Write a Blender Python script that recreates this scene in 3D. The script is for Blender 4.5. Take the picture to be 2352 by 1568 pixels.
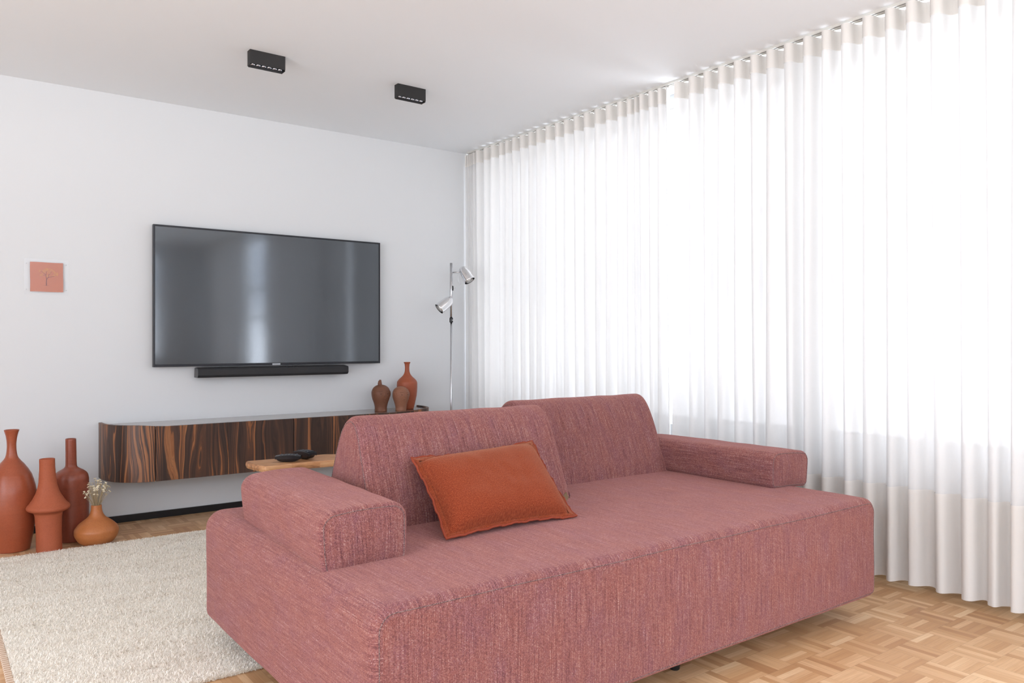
import bpy, math, random
import numpy as np
from mathutils import Vector, Matrix, Euler, noise as mnoise

random.seed(7)
for o in list(bpy.data.objects): bpy.data.objects.remove(o)
SC = bpy.context.scene
COL = SC.collection

# ------------------------------------------------------------------ camera
PI = math.pi
cam_d = bpy.data.cameras.new('camera'); cam = bpy.data.objects.new('camera', cam_d); COL.objects.link(cam)
cam_d.sensor_width = 36.0; cam_d.lens = 36.0 * 1811 / 2352
cam_d.shift_y = 1.0 / 2352
cam_d.clip_start = 0.05
cam.location = (-3.486, -5.284, 1.10)
cam.rotation_euler = (PI / 2, 0, -math.atan2(.5985, .801))
SC.camera = cam
SC.view_settings.view_transform = 'Standard'; SC.view_settings.look = 'None'
SC.view_settings.gamma = 1; SC.view_settings.use_curve_mapping = False
SC.view_settings.exposure = 1.98

# ------------------------------------------------------------------ daylight
W = bpy.data.worlds.new('daylight'); SC.world = W; W.use_nodes = True
wn = W.node_tree; wn.nodes.clear()
wo = wn.nodes.new('ShaderNodeOutputWorld'); wb = wn.nodes.new('ShaderNodeBackground')
wt = wn.nodes.new('ShaderNodeTexCoord'); ws = wn.nodes.new('ShaderNodeSeparateXYZ'); wr = wn.nodes.new('ShaderNodeValToRGB')
wn.links.new(wt.outputs['Generated'], ws.inputs[0]); wn.links.new(ws.outputs[2], wr.inputs[0])
wr.color_ramp.elements[0].position = 0.0; wr.color_ramp.elements[0].color = (1.55, 1.57, 1.60, 1)   # bright lower half added to throw light onto the ceiling
wr.color_ramp.elements[1].position = 0.55; wr.color_ramp.elements[1].color = (1.75, 1.84, 1.95, 1)
e = wr.color_ramp.elements.new(.06); e.color = (.62, .66, .72, 1)
e = wr.color_ramp.elements.new(.25); e.color = (1.25, 1.31, 1.40, 1)
wm = wn.nodes.new('ShaderNodeMapRange'); wn.links.new(ws.outputs[1], wm.inputs[0])   # brighter towards -Y, added to fill the room from behind
wm.inputs[1].default_value = -.45; wm.inputs[2].default_value = .15; wm.inputs[3].default_value = 1.16; wm.inputs[4].default_value = 1.10; wm.clamp = True
wm.interpolation_type = 'SMOOTHSTEP'
wx = wn.nodes.new('ShaderNodeMapRange'); wn.links.new(ws.outputs[0], wx.inputs[0])
wx.inputs[1].default_value = -.6; wx.inputs[2].default_value = 0.0; wx.inputs[3].default_value = 0.12; wx.inputs[4].default_value = 0.0; wx.interpolation_type = 'SMOOTHSTEP'
wa = wn.nodes.new('ShaderNodeMath'); wa.operation = 'ADD'; wn.links.new(wm.outputs[0], wa.inputs[0]); wn.links.new(wx.outputs[0], wa.inputs[1])
wn.links.new(wa.outputs[0], wb.inputs[1])
wc = wn.nodes.new('ShaderNodeMix'); wc.data_type = 'RGBA'; wc.blend_type = 'MULTIPLY'; wc.inputs[0].default_value = 1.0      # invented tint: slightly warmer light from the left, bluish elsewhere
wl = wn.nodes.new('ShaderNodeMix'); wl.data_type = 'RGBA'; wn.links.new(wx.outputs[0], wl.inputs[0])
wl.inputs[6].default_value = (.965, .98, 1.03, 1); wl.inputs[7].default_value = (1.0, .985, .98, 1)
wn.links.new(wr.outputs[0], wc.inputs[6]); wn.links.new(wl.outputs[2], wc.inputs[7]); wn.links.new(wc.outputs[2], wb.inputs[0])
wn.links.new(wb.outputs[0], wo.inputs[0])
try:
    W.cycles.sampling_method = 'MANUAL'; W.cycles.sample_map_resolution = 256
except Exception: pass

WIN_X = .17                      # inner face of the window wall
OPEN = [(-2.85, -.12), (-4.66, -2.94), (-6.95, -4.75)]   # window openings along Y
SILL, HEAD = .60, 2.555
BACK_Y = -7.4; LEFT_X = -6.2; H = 2.605
BACK_FILLWIN = (-5.9, -.66, .85, 2.45)  # window added for fill light; right edge set from the screen's reflection
LEFT_FILLWIN = (-6.9, -2.3, .08, 2.45)  # unseen window added to brighten the room from the left

def portal(name, loc, rot, sx, sy):
    l = bpy.data.lights.new(name, 'AREA'); l.shape = 'RECTANGLE'; l.size = sx; l.size_y = sy
    l.cycles.is_portal = True
    o = bpy.data.objects.new(name, l); COL.objects.link(o); o.location = loc; o.rotation_euler = rot
for (y0, y1) in OPEN:
    portal('window_portal', (WIN_X + .19, (y0 + y1) / 2, (SILL + HEAD) / 2), (PI / 2, 0, PI / 2), y1 - y0, HEAD - SILL)
portal('window_portal', ((BACK_FILLWIN[0] + BACK_FILLWIN[1]) / 2, BACK_Y - .19, (BACK_FILLWIN[2] + BACK_FILLWIN[3]) / 2), (PI / 2, 0, 0), BACK_FILLWIN[1] - BACK_FILLWIN[0], BACK_FILLWIN[3] - BACK_FILLWIN[2])

portal('window_portal', (LEFT_X - .19, (LEFT_FILLWIN[0] + LEFT_FILLWIN[1]) / 2, (LEFT_FILLWIN[2] + LEFT_FILLWIN[3]) / 2), (PI / 2, 0, -PI / 2), LEFT_FILLWIN[1] - LEFT_FILLWIN[0], LEFT_FILLWIN[3] - LEFT_FILLWIN[2])

# ------------------------------------------------------------------ helpers
def tag(o, label=None, cat=None, group=None, kind=None):
    if label: o['label'] = label
    if cat: o['category'] = cat
    if group: o['group'] = group
    if kind: o['kind'] = kind
    return o

def thing(name, label, cat, loc=(0, 0, 0), rz=0, group=None, rot=None):
    o = bpy.data.objects.new(name, None); COL.objects.link(o)
    o.empty_display_size = .05
    o.location = loc; o.rotation_euler = rot if rot else (0, 0, rz)
    return tag(o, label, cat, group)

def mesh(name, vs, fs, mat, parent=None, smooth=True, uv=None, label=None):
    me = bpy.data.meshes.new(name)
    me.from_pydata([tuple(map(float, v)) for v in vs], [], fs)
    if uv is not None:                       # uv: list per face of list of (u,v)
        l = me.uv_layers.new(name='UVMap')
        flat = [c for f in uv for p in f for c in p]
        l.data.foreach_set('uv', flat)
    me.materials.append(mat)
    if smooth: me.polygons.foreach_set('use_smooth', [True] * len(me.polygons))
    me.update()
    o = bpy.data.objects.new(name, me); COL.objects.link(o)
    if parent: o.parent = parent
    if label: o['label'] = label
    return o

class MB:
    """collects shapes into one mesh"""
    def __init__(s): s.v = []; s.f = []
    def add(s, vs, fs):
        n = len(s.v); s.v += [tuple(v) for v in vs]; s.f += [tuple(i + n for i in f) for f in fs]; return s
    def box(s, a, b, M=None):
        (x0, y0, z0), (x1, y1, z1) = a, b
        vs = [(x0,y0,z0),(x1,y0,z0),(x1,y1,z0),(x0,y1,z0),(x0,y0,z1),(x1,y0,z1),(x1,y1,z1),(x0,y1,z1)]
        if M is not None: vs = [tuple(M @ Vector(v)) for v in vs]
        return s.add(vs, [(0,3,2,1),(4,5,6,7),(0,1,5,4),(1,2,6,5),(2,3,7,6),(3,0,4,7)])
    def tube(s, pts, r, n=10, closed=False, caps=True):
        pts = [Vector(p) for p in pts]; m = len(pts); rs = r if isinstance(r, (list, tuple)) else [r] * m
        vs = []; prev = None
        for i, p in enumerate(pts):
            if closed: t = (pts[(i + 1) % m] - pts[i - 1])
            else: t = pts[min(i + 1, m - 1)] - pts[max(i - 1, 0)]
            t.normalize()
            if prev is None:
                a = Vector((0, 0, 1)) if abs(t.z) < .9 else Vector((1, 0, 0)); nrm = t.cross(a).normalized()
            else:
                nrm = (prev - t * prev.dot(t)).normalized()
            prev = nrm; b = t.cross(nrm)
            for k in range(n):
                a = 2 * PI * k / n; vs.append(p + (nrm * math.cos(a) + b * math.sin(a)) * rs[i])
        fs = []
        for i in range(m if closed else m - 1):
            j = (i + 1) % m
            for k in range(n):
                k2 = (k + 1) % n; fs.append((i*n+k, i*n+k2, j*n+k2, j*n+k))
        if not closed and caps:
            fs.append(tuple(range(n - 1, -1, -1))); fs.append(tuple((m - 1) * n + k for k in range(n)))
        return s.add(vs, fs)
    def ball(s, c, r, n=12, m=8, M=None):
        c = Vector(c); r = r if isinstance(r, (tuple, list)) else (r, r, r)
        vs = []
        for i in range(m + 1):
            th = PI * i / m
            for k in range(n):
                a = 2 * PI * k / n
                p = Vector((math.sin(th) * math.cos(a) * r[0], math.sin(th) * math.sin(a) * r[1], math.cos(th) * r[2]))
                if M is not None: p = M @ p
                vs.append(c + p)
        fs = [(i*n+k, (i+1)*n+k, (i+1)*n+(k+1)%n, i*n+(k+1)%n) for i in range(m) for k in range(n)]
        return s.add(vs, fs)
    def lathe(s, prof, n=48, c=(0, 0, 0), M=None, wob=None, lean=(0, 0)):
        vs = []; m = len(prof)
        for i, (r, z) in enumerate(prof):
            for k in range(n):
                a = 2 * PI * k / n; rr = r * (1 + (wob(a, z) if wob else 0))
                p = Vector((rr * math.cos(a) + lean[0] * z, rr * math.sin(a) + lean[1] * z, z))
                if M is not None: p = M @ p
                vs.append(p + Vector(c))
        fs = [(i*n+k, i*n+(k+1)%n, (i+1)*n+(k+1)%n, (i+1)*n+k) for i in range(m - 1) for k in range(n)]
        fs.append(tuple(range(n - 1, -1, -1)))
        if prof[-1][0] > 1e-5: pass
        return s.add(vs, fs)
    def build(s, name, mat, parent=None, smooth=False, bevel=0, seg=2, label=None, auto=None):
        o = mesh(name, s.v, s.f, mat, parent, smooth, label=label)
        if bevel:
            b = o.modifiers.new('bevel', 'BEVEL'); b.width = bevel; b.segments = seg; b.limit_method = 'ANGLE'; b.angle_limit = .6
            o.data.polygons.foreach_set('use_smooth', [True] * len(o.data.polygons))
            w = o.modifiers.new('wn', 'WEIGHTED_NORMAL'); w.keep_sharp = True
        return o

def spline(pts, n, closed=False):
    """Catmull-Rom through pts (tuples), n samples per span"""
    P = [np.array(p, float) for p in pts]; m = len(P); out = []
    for i in range(m if closed else m - 1):
        if closed: p0, p1, p2, p3 = P[i-1], P[i], P[(i+1) % m], P[(i+2) % m]
        else: p0, p1, p2, p3 = P[max(i-1, 0)], P[i], P[i+1], P[min(i+2, m-1)]
        for k in range(n):
            t = k / n
            out.append(.5 * ((2*p1) + (-p0+p2)*t + (2*p0-5*p1+4*p2-p3)*t*t + (-p0+3*p1-3*p2+p3)*t**3))
    if not closed: out.append(P[-1])
    return [tuple(p) for p in out]

# ------------------------------------------------------------------ node helpers
class NT:
    def __init__(s, name):
        s.m = bpy.data.materials.new(name); s.m.use_nodes = True; s.t = s.m.node_tree; s.t.nodes.clear()
        s.out = s.t.nodes.new('ShaderNodeOutputMaterial')
    def n(s, typ, ins=None, **kw):
        nd = s.t.nodes.new('ShaderNode' + typ)
        for k, v in kw.items(): setattr(nd, k, v)
        for k, v in (ins or {}).items():
            if hasattr(v, 'is_linked') or isinstance(v, bpy.types.NodeSocket): s.t.links.new(v, nd.inputs[k])
            else: nd.inputs[k].default_value = v
        return nd
    def M(s, op, a, b=None, c=None, clamp=False):
        nd = s.t.nodes.new('ShaderNodeMath'); nd.operation = op; nd.use_clamp = clamp
        for i, v in enumerate((a, b, c)):
            if v is None: continue
            if isinstance(v, bpy.types.NodeSocket): s.t.links.new(v, nd.inputs[i])
            else: nd.inputs[i].default_value = v
        return nd.outputs[0]
    def xyz(s, x, y, z=0.0):
        return s.n('CombineXYZ', {0: x, 1: y, 2: z}).outputs[0]
    def sep(s, v):
        o = s.n('SeparateXYZ', {0: v}).outputs; return o[0], o[1], o[2]
    def noise(s, v, scale, detail=3, rough=.5, dist=0.0):
        return s.n('TexNoise', {'Vector': v, 'Scale': scale, 'Detail': detail, 'Roughness': rough, 'Distortion': dist}).outputs[0]
    def white(s, v): return s.n('TexWhiteNoise', {'Vector': v}, noise_dimensions='3D').outputs[0]
    def ramp(s, f, stops, interp='LINEAR'):
        nd = s.n('ValToRGB', {0: f}); cr = nd.color_ramp; cr.interpolation = interp
        cr.elements[0].position, cr.elements[0].color = stops[0][0], (*stops[0][1], 1)
        cr.elements[1].position, cr.elements[1].color = stops[-1][0], (*stops[-1][1], 1)
        for p, c in stops[1:-1]: cr.elements.new(p).color = (*c, 1)
        return nd.outputs[0]
    def mix(s, f, a, b, mode='MIX'):
        nd = s.t.nodes.new('ShaderNodeMix'); nd.data_type = 'RGBA'; nd.blend_type = mode
        for i, v in ((0, f), (6, a), (7, b)):
            if isinstance(v, bpy.types.NodeSocket): s.t.links.new(v, nd.inputs[i])
            else: nd.inputs[i].default_value = v if i == 0 else (*v, 1)
        return nd.outputs[2]
    def bump(s, h, strength=.3, dist=.002):
        return s.n('Bump', {'Height': h, 'Strength': strength, 'Distance': dist}).outputs[0]
    def uv(s): return s.n('UVMap').outputs[0]
    def obj(s): return s.n('TexCoord').outputs['Object']
    def prin(s, base, rough=.5, normal=None, **kw):
        ins = {'Base Color': base if isinstance(base, bpy.types.NodeSocket) else (*base, 1), 'Roughness': rough}
        if normal is not None: ins['Normal'] = normal
        for k, v in kw.items(): ins[k.replace('_', ' ')] = v
        return s.n('BsdfPrincipled', ins).outputs[0]
    def done(s, sh): s.t.links.new(sh, s.out.inputs[0]); return s.m

def plain(name, col, rough=.5, nz=0, nscale=40, **kw):
    t = NT(name)
    if nz:
        f = t.noise(t.obj(), nscale, 4)
        c = t.mix(f, tuple(max(0, x * (1 - nz)) for x in col), tuple(min(1, x * (1 + nz)) for x in col))
        return t.done(t.prin(c, rough, t.bump(f, .15, .001), **kw))
    return t.done(t.prin(col, rough, **kw))

# wall paint
t = NT('wall paint'); f = t.noise(t.obj(), 90, 3); 
M_WALL = t.done(t.prin((.655, .672, .682), .75, t.bump(f, .05, .001)))
t = NT('ceiling paint'); f = t.noise(t.obj(), 70, 3)
M_CEIL = t.done(t.prin((.83, .865, .89), .85, t.bump(f, .04, .001)))
M_BASEB = plain('black skirting', (.008, .009, .011), .35)
M_BLACK = plain('black metal', (.012, .012, .013), .5, .2, 300)
M_BLACKG = plain('black plastic', (.012, .012, .014), .28)
M_GREY = plain('grey metal', (.25, .25, .26), .35, Metallic=.8)
M_WHITEP = plain('white lacquer', (.78, .77, .74), .35)
M_RAIL = plain('rail aluminium', (.66, .65, .61), .4, Metallic=.3)
M_CHROME = plain('chrome', (.80, .80, .81), .12, Metallic=1.0)
M_CHROME2 = plain('brushed steel', (.55, .55, .57), .25, Metallic=1.0)
M_BULB = plain('opal glass', (.85, .84, .80), .15)

# parquet: basket weave of five fingers
t = NT('oak mosaic parquet'); x, y, z = t.sep(t.obj()); S = .1335
gx = t.M('DIVIDE', t.M('ADD', x, .975 + S * 200), S); gy = t.M('DIVIDE', t.M('ADD', y, 3.567 + S * 200), S)
ix = t.M('FLOOR', gx); iy = t.M('FLOOR', gy); fx = t.M('FRACT', gx); fy = t.M('FRACT', gy)
par = t.M('MODULO', t.M('ADD', ix, iy), 2.0)
def sel(a, b): return t.M('ADD', t.M('MULTIPLY', par, a), t.M('MULTIPLY', t.M('SUBTRACT', 1.0, par), b))
s_ = sel(fx, fy); l_ = sel(fy, fx); s5 = t.M('MULTIPLY', s_, 5.0); si = t.M('FLOOR', s5); sf = t.M('FRACT', s5)
idv = t.xyz(ix, iy, t.M('ADD', si, t.M('MULTIPLY', par, 7.0)))
r1 = t.white(idv); tilev = t.white(t.xyz(ix, iy, 33.0))
gs = sel(x, y); gl = sel(y, x)
rz_ = t.M('MULTIPLY', r1, 37.0)
g1 = t.noise(t.xyz(t.M('MULTIPLY', gs, 260.0), t.M('MULTIPLY', gl, 9.0), rz_), 1.0, 4, .6)
g2 = t.noise(t.xyz(t.M('MULTIPLY', gs, 70.0), t.M('MULTIPLY', gl, 5.0), rz_), 1.0, 3, .6, .6)
val = t.M('ADD', t.M('MULTIPLY', r1, .55), t.M('ADD', t.M('MULTIPLY', tilev, .25), t.M('MULTIPLY', g2, .45)))
c = t.ramp(val, [(.12, (.38, .185, .083)), (.5, (.55, .315, .152)), (.8, (.68, .43, .235)), (1.1, (.78, .55, .33))])
c = t.mix(t.M('MULTIPLY', t.M('POWER', g1, 3.0), 1.0, clamp=True), c, (.32, .16, .075))
def edge(fr, w): 
    d = t.M('MINIMUM', fr, t.M('SUBTRACT', 1.0, fr)); return t.M('LESS_THAN', d, w)
gap = t.M('MAXIMUM', t.M('MULTIPLY', edge(sf, .014), .35), t.M('MULTIPLY', edge(l_, .0035), .65))
c = t.mix(gap, c, (.10, .045, .02))
hb = t.M('SUBTRACT', t.M('MULTIPLY', g1, .2), t.M('MULTIPLY', gap, 1.0))
M_FLOOR = t.done(t.prin(c, t.M('ADD', .36, t.M('MULTIPLY', g2, .15)), t.bump(hb, .2, .001), Specular_IOR_Level=.4))

# rosewood veneer (UV in metres, u across the grain)
def rosewood(name, k=1.0, gain=1.0, off=0.0):
    t = NT(name); u, v, _ = t.sep(t.uv())
    u = t.M('ADD', u, off)
    n1 = t.noise(t.xyz(t.M('MULTIPLY', u, 7.0), t.M('MULTIPLY', v, 1.05), 3.0), 1.0, 2, .45)
    n3 = t.noise(t.xyz(t.M('MULTIPLY', u, 30.0), t.M('MULTIPLY', v, 3.0), 1.0), 1.0, 3, .6)
    cc = t.M('ADD', t.M('MULTIPLY', u, 12.0), t.M('ADD', t.M('MULTIPLY', n1, 3.0), t.M('MULTIPLY', n3, .16)))
    b1 = t.noise(t.xyz(t.M('MULTIPLY', cc, 6.5), 0.5, 0.0), 1.0, 3, .62)
    b2 = t.noise(t.xyz(t.M('MULTIPLY', u, 6.0), t.M('MULTIPLY', v, .8), 9.0), 1.0, 2, .5)
    fine = t.noise(t.xyz(t.M('MULTIPLY', u, 420.0), t.M('MULTIPLY', v, 14.0), 0.0), 1.0, 4, .6)
    val = t.M('ADD', t.M('MULTIPLY', b1, 1.0), t.M('MULTIPLY', t.M('SUBTRACT', b2, .5), .55))
    g = gain
    c = t.ramp(val, [(.38, (.028*g, .015*g, .010*g)), (.49, (.062*g, .029*g, .018*g)), (.545, (.085*g, .034*g, .017*g)), (.585, (.25*g, .090*g, .030*g)), (.66, (.33*g, .135*g, .050*g)), (.78, (.15*g, .062*g, .030*g))])
    c = t.mix(t.M('MULTIPLY', t.M('SUBTRACT', fine, .35), .9, clamp=True), c, (.035*g, .017*g, .012*g))
    return t.done(t.prin(c, .40, t.bump(fine, .08, .0005), Specular_IOR_Level=.5))
M_ROSE = rosewood('rosewood veneer')
t = NT('rosewood top'); x, y, z = t.sep(t.obj())
f1 = t.noise(t.xyz(t.M('MULTIPLY', x, 3.0), t.M('MULTIPLY', y, 60.0), 0.0), 1.0, 4, .6)
M_ROSETOP = t.done(t.prin(t.ramp(f1, [(.3, (.12, .080, .062)), (.7, (.20, .135, .105))]), .30, Specular_IOR_Level=.8, Coat_Weight=1.0, Coat_Roughness=.22, Coat_IOR=1.7))  # base colour lightened to carry part of the grey wall sheen

# light timber of the side table
t = NT('acacia board'); x, y, z = t.sep(t.obj())
bi = t.M('FLOOR', t.M('MULTIPLY', t.M('ADD', x, 5.04), 6.8)); rb = t.white(t.xyz(bi, 1.0, 2.0))
f1 = t.noise(t.xyz(t.M('MULTIPLY', x, 7.0), t.M('MULTIPLY', y, 60.0), t.M('ADD', t.M('MULTIPLY', z, 60.0), t.M('MULTIPLY', rb, 20.0))), 1.0, 4, .6, .6)
c = t.ramp(t.M('ADD', f1, t.M('MULTIPLY', t.M('SUBTRACT', rb, .5), .35)), [(.3, (.22, .095, .04)), (.5, (.46, .22, .095)), (.75, (.60, .34, .17))])
M_ACACIA = t.done(t.prin(c, .42))

# woven sofa fabric, UV in metres, v along the streaks
def fabric(name, cols, streak, pitch=.0026, bumpd=.0012, sheen=.38):
    t = NT(name); u, v, _ = t.sep(t.uv())
    nu = t.M('DIVIDE', u, pitch); iu = t.M('FLOOR', nu)
    nv = t.M('ADD', t.M('DIVIDE', v, pitch * 1.15), t.M('MULTIPLY', iu, .5)); iv = t.M('FLOOR', nv)
    w0 = t.white(t.xyz(iu, iv, 1.0))
    wf = t.noise(t.xyz(t.M('DIVIDE', u, pitch * .9), t.M('DIVIDE', v, pitch * 1.1), 3.0), 1.0, 2, .6)
    fu = t.M('FRACT', nu); fv = t.M('FRACT', nv)
    dot = t.M('MULTIPLY', t.M('SINE', t.M('MULTIPLY', fu, PI)), t.M('SINE', t.M('MULTIPLY', fv, PI)))
    w = t.M('ADD', t.M('MULTIPLY', w0, t.M('ADD', .25, t.M('MULTIPLY', dot, .70))), t.M('MULTIPLY', t.M('SUBTRACT', wf, .36), .75))
    yarn = t.noise(t.xyz(t.M('MULTIPLY', iu, .83), t.M('MULTIPLY', v, 7.0), 4.0), 1.0, 2, .6)      # each yarn fades along its length
    yarn2 = t.noise(t.xyz(t.M('MULTIPLY', iv, .77), t.M('MULTIPLY', u, 25.0), 8.0), 1.0, 2, .6)
    slub = t.noise(t.xyz(t.M('MULTIPLY', u, 210.0), t.M('MULTIPLY', v, 5.5), 6.0), 1.0, 2, .5)
    hue = t.noise(t.xyz(t.M('MULTIPLY', u, 14.0), t.M('MULTIPLY', v, 6.0), 2.0), 1.0, 4, .65)
    hue2 = t.white(t.xyz(iu, iv, 5.0))
    val = t.M('ADD', t.M('MULTIPLY', w, .46), t.M('ADD', t.M('MULTIPLY', t.M('SUBTRACT', yarn, .5), streak), t.M('MULTIPLY', t.M('SUBTRACT', yarn2, .5), .25)))
    val = t.M('ADD', val, .33)
    c = t.ramp(val, cols)
    hf = t.M('ADD', hue, t.M('MULTIPLY', t.M('SUBTRACT', hue2, .5), .22))
    tint = t.ramp(hf, [(.30, (1.04, .97, .90)), (.5, (1.0, 1.0, 1.0)), (.70, (.93, .95, 1.12))])
    c = t.mix(1.0, c, tint, 'MULTIPLY')
    dk = t.M('MULTIPLY', t.M('SUBTRACT', .38, slub), 5.0, clamp=True)
    c = t.mix(t.M('MULTIPLY', dk, .55), c, (.09, .027, .037))
    hu = t.M('SINE', t.M('MULTIPLY', nu, 2 * PI)); hv = t.M('SINE', t.M('MULTIPLY', nv, 2 * PI))
    h = t.M('ADD', t.M('MULTIPLY', dot, .8), t.M('MULTIPLY', w0, .3))
    return t.done(t.prin(c, .9, t.bump(h, .55, bumpd), Sheen_Weight=sheen, Sheen_Roughness=.5, Sheen_Tint=(.98, .48, .43, 1), Specular_IOR_Level=.15))
SOFA_COLS = [(.10, (.062, .021, .029)), (.34, (.150, .055, .057)), (.52, (.236, .092, .084)), (.70, (.298, .142, .124)), (.90, (.51, .40, .375))]
M_SOFA = fabric('rose melange upholstery', SOFA_COLS, .70)
t = NT('grey stitching'); f = t.noise(t.obj(), 420, 2); M_SEAM = t.done(t.prin(t.ramp(f, [(.4, (.06, .028, .032)), (.6, (.30, .19, .175))]), .9))

# rust cushion
t = NT('rust ribbed weave'); u, v, _ = t.sep(t.uv())
d = t.M('ADD', t.M('MULTIPLY', u, 1.0), t.M('MULTIPLY', v, .75))
rib = t.M('SINE', t.M('MULTIPLY', d, 2 * PI / .0042)); w = t.noise(t.xyz(u, v, 0.0), 260, 3, .7)
rf = t.M('ADD', t.M('MULTIPLY', rib, .17), t.M('ADD', t.M('MULTIPLY', t.M('SUBTRACT', w, .5), 1.5), .5))
c = t.ramp(rf, [(.1, (.12, .014, .006)), (.5, (.21, .033, .010)), (.95, (.36, .088, .032))])
M_CUSH = t.done(t.prin(c, .85, t.bump(rf, .6, .0015), Sheen_Weight=.3, Sheen_Tint=(1, .55, .35, 1), Specular_IOR_Level=.15))

# terracotta
def clay(name, a, b, rough=.5, rings=True, smoke=None, spec=.4):
    t = NT(name); o = t.obj(); x, y, z = t.sep(o)
    n1 = t.noise(o, 9, 4, .6); n2 = t.noise(o, 160, 3, .6)
    rg = t.noise(t.xyz(t.M('MULTIPLY', x, 2.0), t.M('MULTIPLY', y, 2.0), t.M('MULTIPLY', z, 130.0)), 1.0, 2, .5)
    c = t.mix(n1, a, b); c = t.mix(t.M('MULTIPLY', t.M('SUBTRACT', n2, .45), 1.2, clamp=True), c, tuple(v * .6 for v in a))
    c = t.mix(t.M('MULTIPLY', rg, .35 if rings else .1), c, tuple(v * .72 for v in a))
    if smoke:
        zz = t.M('ADD', z, t.M('MULTIPLY', n1, .12)); sm = t.n('MapRange', {0: zz, 1: smoke[0], 2: smoke[1], 3: 0.0, 4: 1.0}).outputs[0]
        c = t.mix(t.M('MULTIPLY', sm, .75), c, smoke[2])
    h = t.M('ADD', t.M('MULTIPLY', rg, .6 if rings else .1), t.M('MULTIPLY', n2, .25))
    return t.done(t.prin(c, rough, t.bump(h, .25, .002), Specular_IOR_Level=spec))
M_CLAY1 = clay('burnished terracotta', (.30, .066, .028), (.40, .105, .046), .30)
M_CLAY2 = clay('matte terracotta', (.35, .083, .037), (.43, .122, .056), .6, spec=.25)
M_CLAY3 = clay('dark terracotta', (.20, .046, .025), (.31, .078, .038), .34)
M_CLAY4 = clay('ochre clay', (.38, .118, .033), (.47, .175, .056), .42, rings=False)
M_CLAY5 = clay('orange terracotta', (.33, .075, .032), (.37, .098, .042), .5)
M_CLAY6 = clay('brown clay', (.15, .060, .034), (.21, .088, .050), .5, rings=False, spec=.3)
M_CLAY7 = clay('light brown clay', (.25, .105, .060), (.31, .14, .085), .5, rings=False, spec=.3)
M_HOLE_SHADE = plain('clay hollow shade', (.05, .018, .012), .8)  # dark colour paints the shade of the eye hollows on solid balls

# curtain
def sheer(name, transp, transl, tint, glow=(.97, .96, .94)):
    t = NT(name); u, v, _ = t.sep(t.uv())
    w1 = t.noise(t.xyz(t.M('MULTIPLY', u, 900.0), t.M('MULTIPLY', v, 40.0), 0.0), 1.0, 2, .6)
    w2 = t.noise(t.xyz(t.M('MULTIPLY', u, 30.0), t.M('MULTIPLY', v, 700.0), 0.0), 1.0, 2, .6)
    w = t.M('MULTIPLY', t.M('ADD', w1, w2), .5)
    c = t.mix(w, tuple(x * .93 for x in tint), tint)
    dif = t.n('BsdfDiffuse', {'Color': c}).outputs[0]; trl = t.n('BsdfTranslucent', {'Color': (*glow, 1)}).outputs[0]
    m1 = t.n('MixShader', {0: transl, 1: dif, 2: trl}).outputs[0]
    tr = t.n('BsdfTransparent', {'Color': (1, 1, 1, 1)}).outputs[0]
    return t.done(t.n('MixShader', {0: t.M('MULTIPLY', t.M('SUBTRACT', 1.25, w), transp), 1: m1, 2: tr}).outputs[0])
M_SHEER = sheer('sheer linen', .035, .42, (.94, .93, .915), (.365, .36, .353))
M_SHEER2 = sheer('double linen', .01, .34, (.94, .915, .88), (.60, .57, .525))

t = NT('window glass')
g = t.n('BsdfGlossy', {'Roughness': .02}).outputs[0]; tr = t.n('BsdfTransparent').outputs[0]
M_GLASS = t.done(t.n('MixShader', {0: .06, 1: tr, 2: g}).outputs[0])
t = NT('acrylic'); g = t.n('BsdfGlossy', {'Roughness': .08}).outputs[0]; tr = t.n('BsdfTransparent', {'Color': (1, 1, 1, 1)}).outputs[0]
df = t.n('BsdfDiffuse', {'Color': (.84, .86, .88, 1)}).outputs[0]
m = t.n('MixShader', {0: .018, 1: tr, 2: g}).outputs[0]
M_ACRYL = t.done(t.n('MixShader', {0: .012, 1: m, 2: df}).outputs[0])
t = NT('television glass'); nz = t.noise(t.obj(), 2.2, 1)
M_SCREEN = t.done(t.prin((.010, .011, .014), .085, t.bump(nz, .03, .02), IOR=1.95, Specular_IOR_Level=.62, Specular_Tint=(.86, .93, 1, 1)))

# rug
t = NT('cream wool pile'); x, y, z = t.sep(t.obj())
n1 = t.noise(t.xyz(t.M('MULTIPLY', x, 60.0), t.M('MULTIPLY', y, 210.0), 0.0), 1.0, 3, .7)
n2 = t.noise(t.xyz(t.M('MULTIPLY', x, 2.2), t.M('MULTIPLY', y, 9.0), 0.0), 1.0, 3, .6)
vv = t.M('ADD', n1, t.M('MULTIPLY', t.M('SUBTRACT', n2, .5), .32))
c = t.ramp(vv, [(.28, (.34, .25, .16)), (.35, (.74, .65, .54)), (.43, (.985, .935, .85)), (.8, (.99, .96, .90))])
M_PILE = t.done(t.n('MixShader', {0: .35, 1: t.n('BsdfDiffuse', {'Color': c}).outputs[0], 2: t.n('BsdfTranslucent', {'Color': c}).outputs[0]}).outputs[0])
t = NT('rug binding'); x, y, z = t.sep(t.obj())
st = t.M('GREATER_THAN', t.M('SINE', t.M('MULTIPLY', y, 2 * PI / .02)), .75)
M_BIND = t.done(t.prin(t.mix(st, (.50, .34, .235), (.80, .70, .58)), .9))

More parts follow.
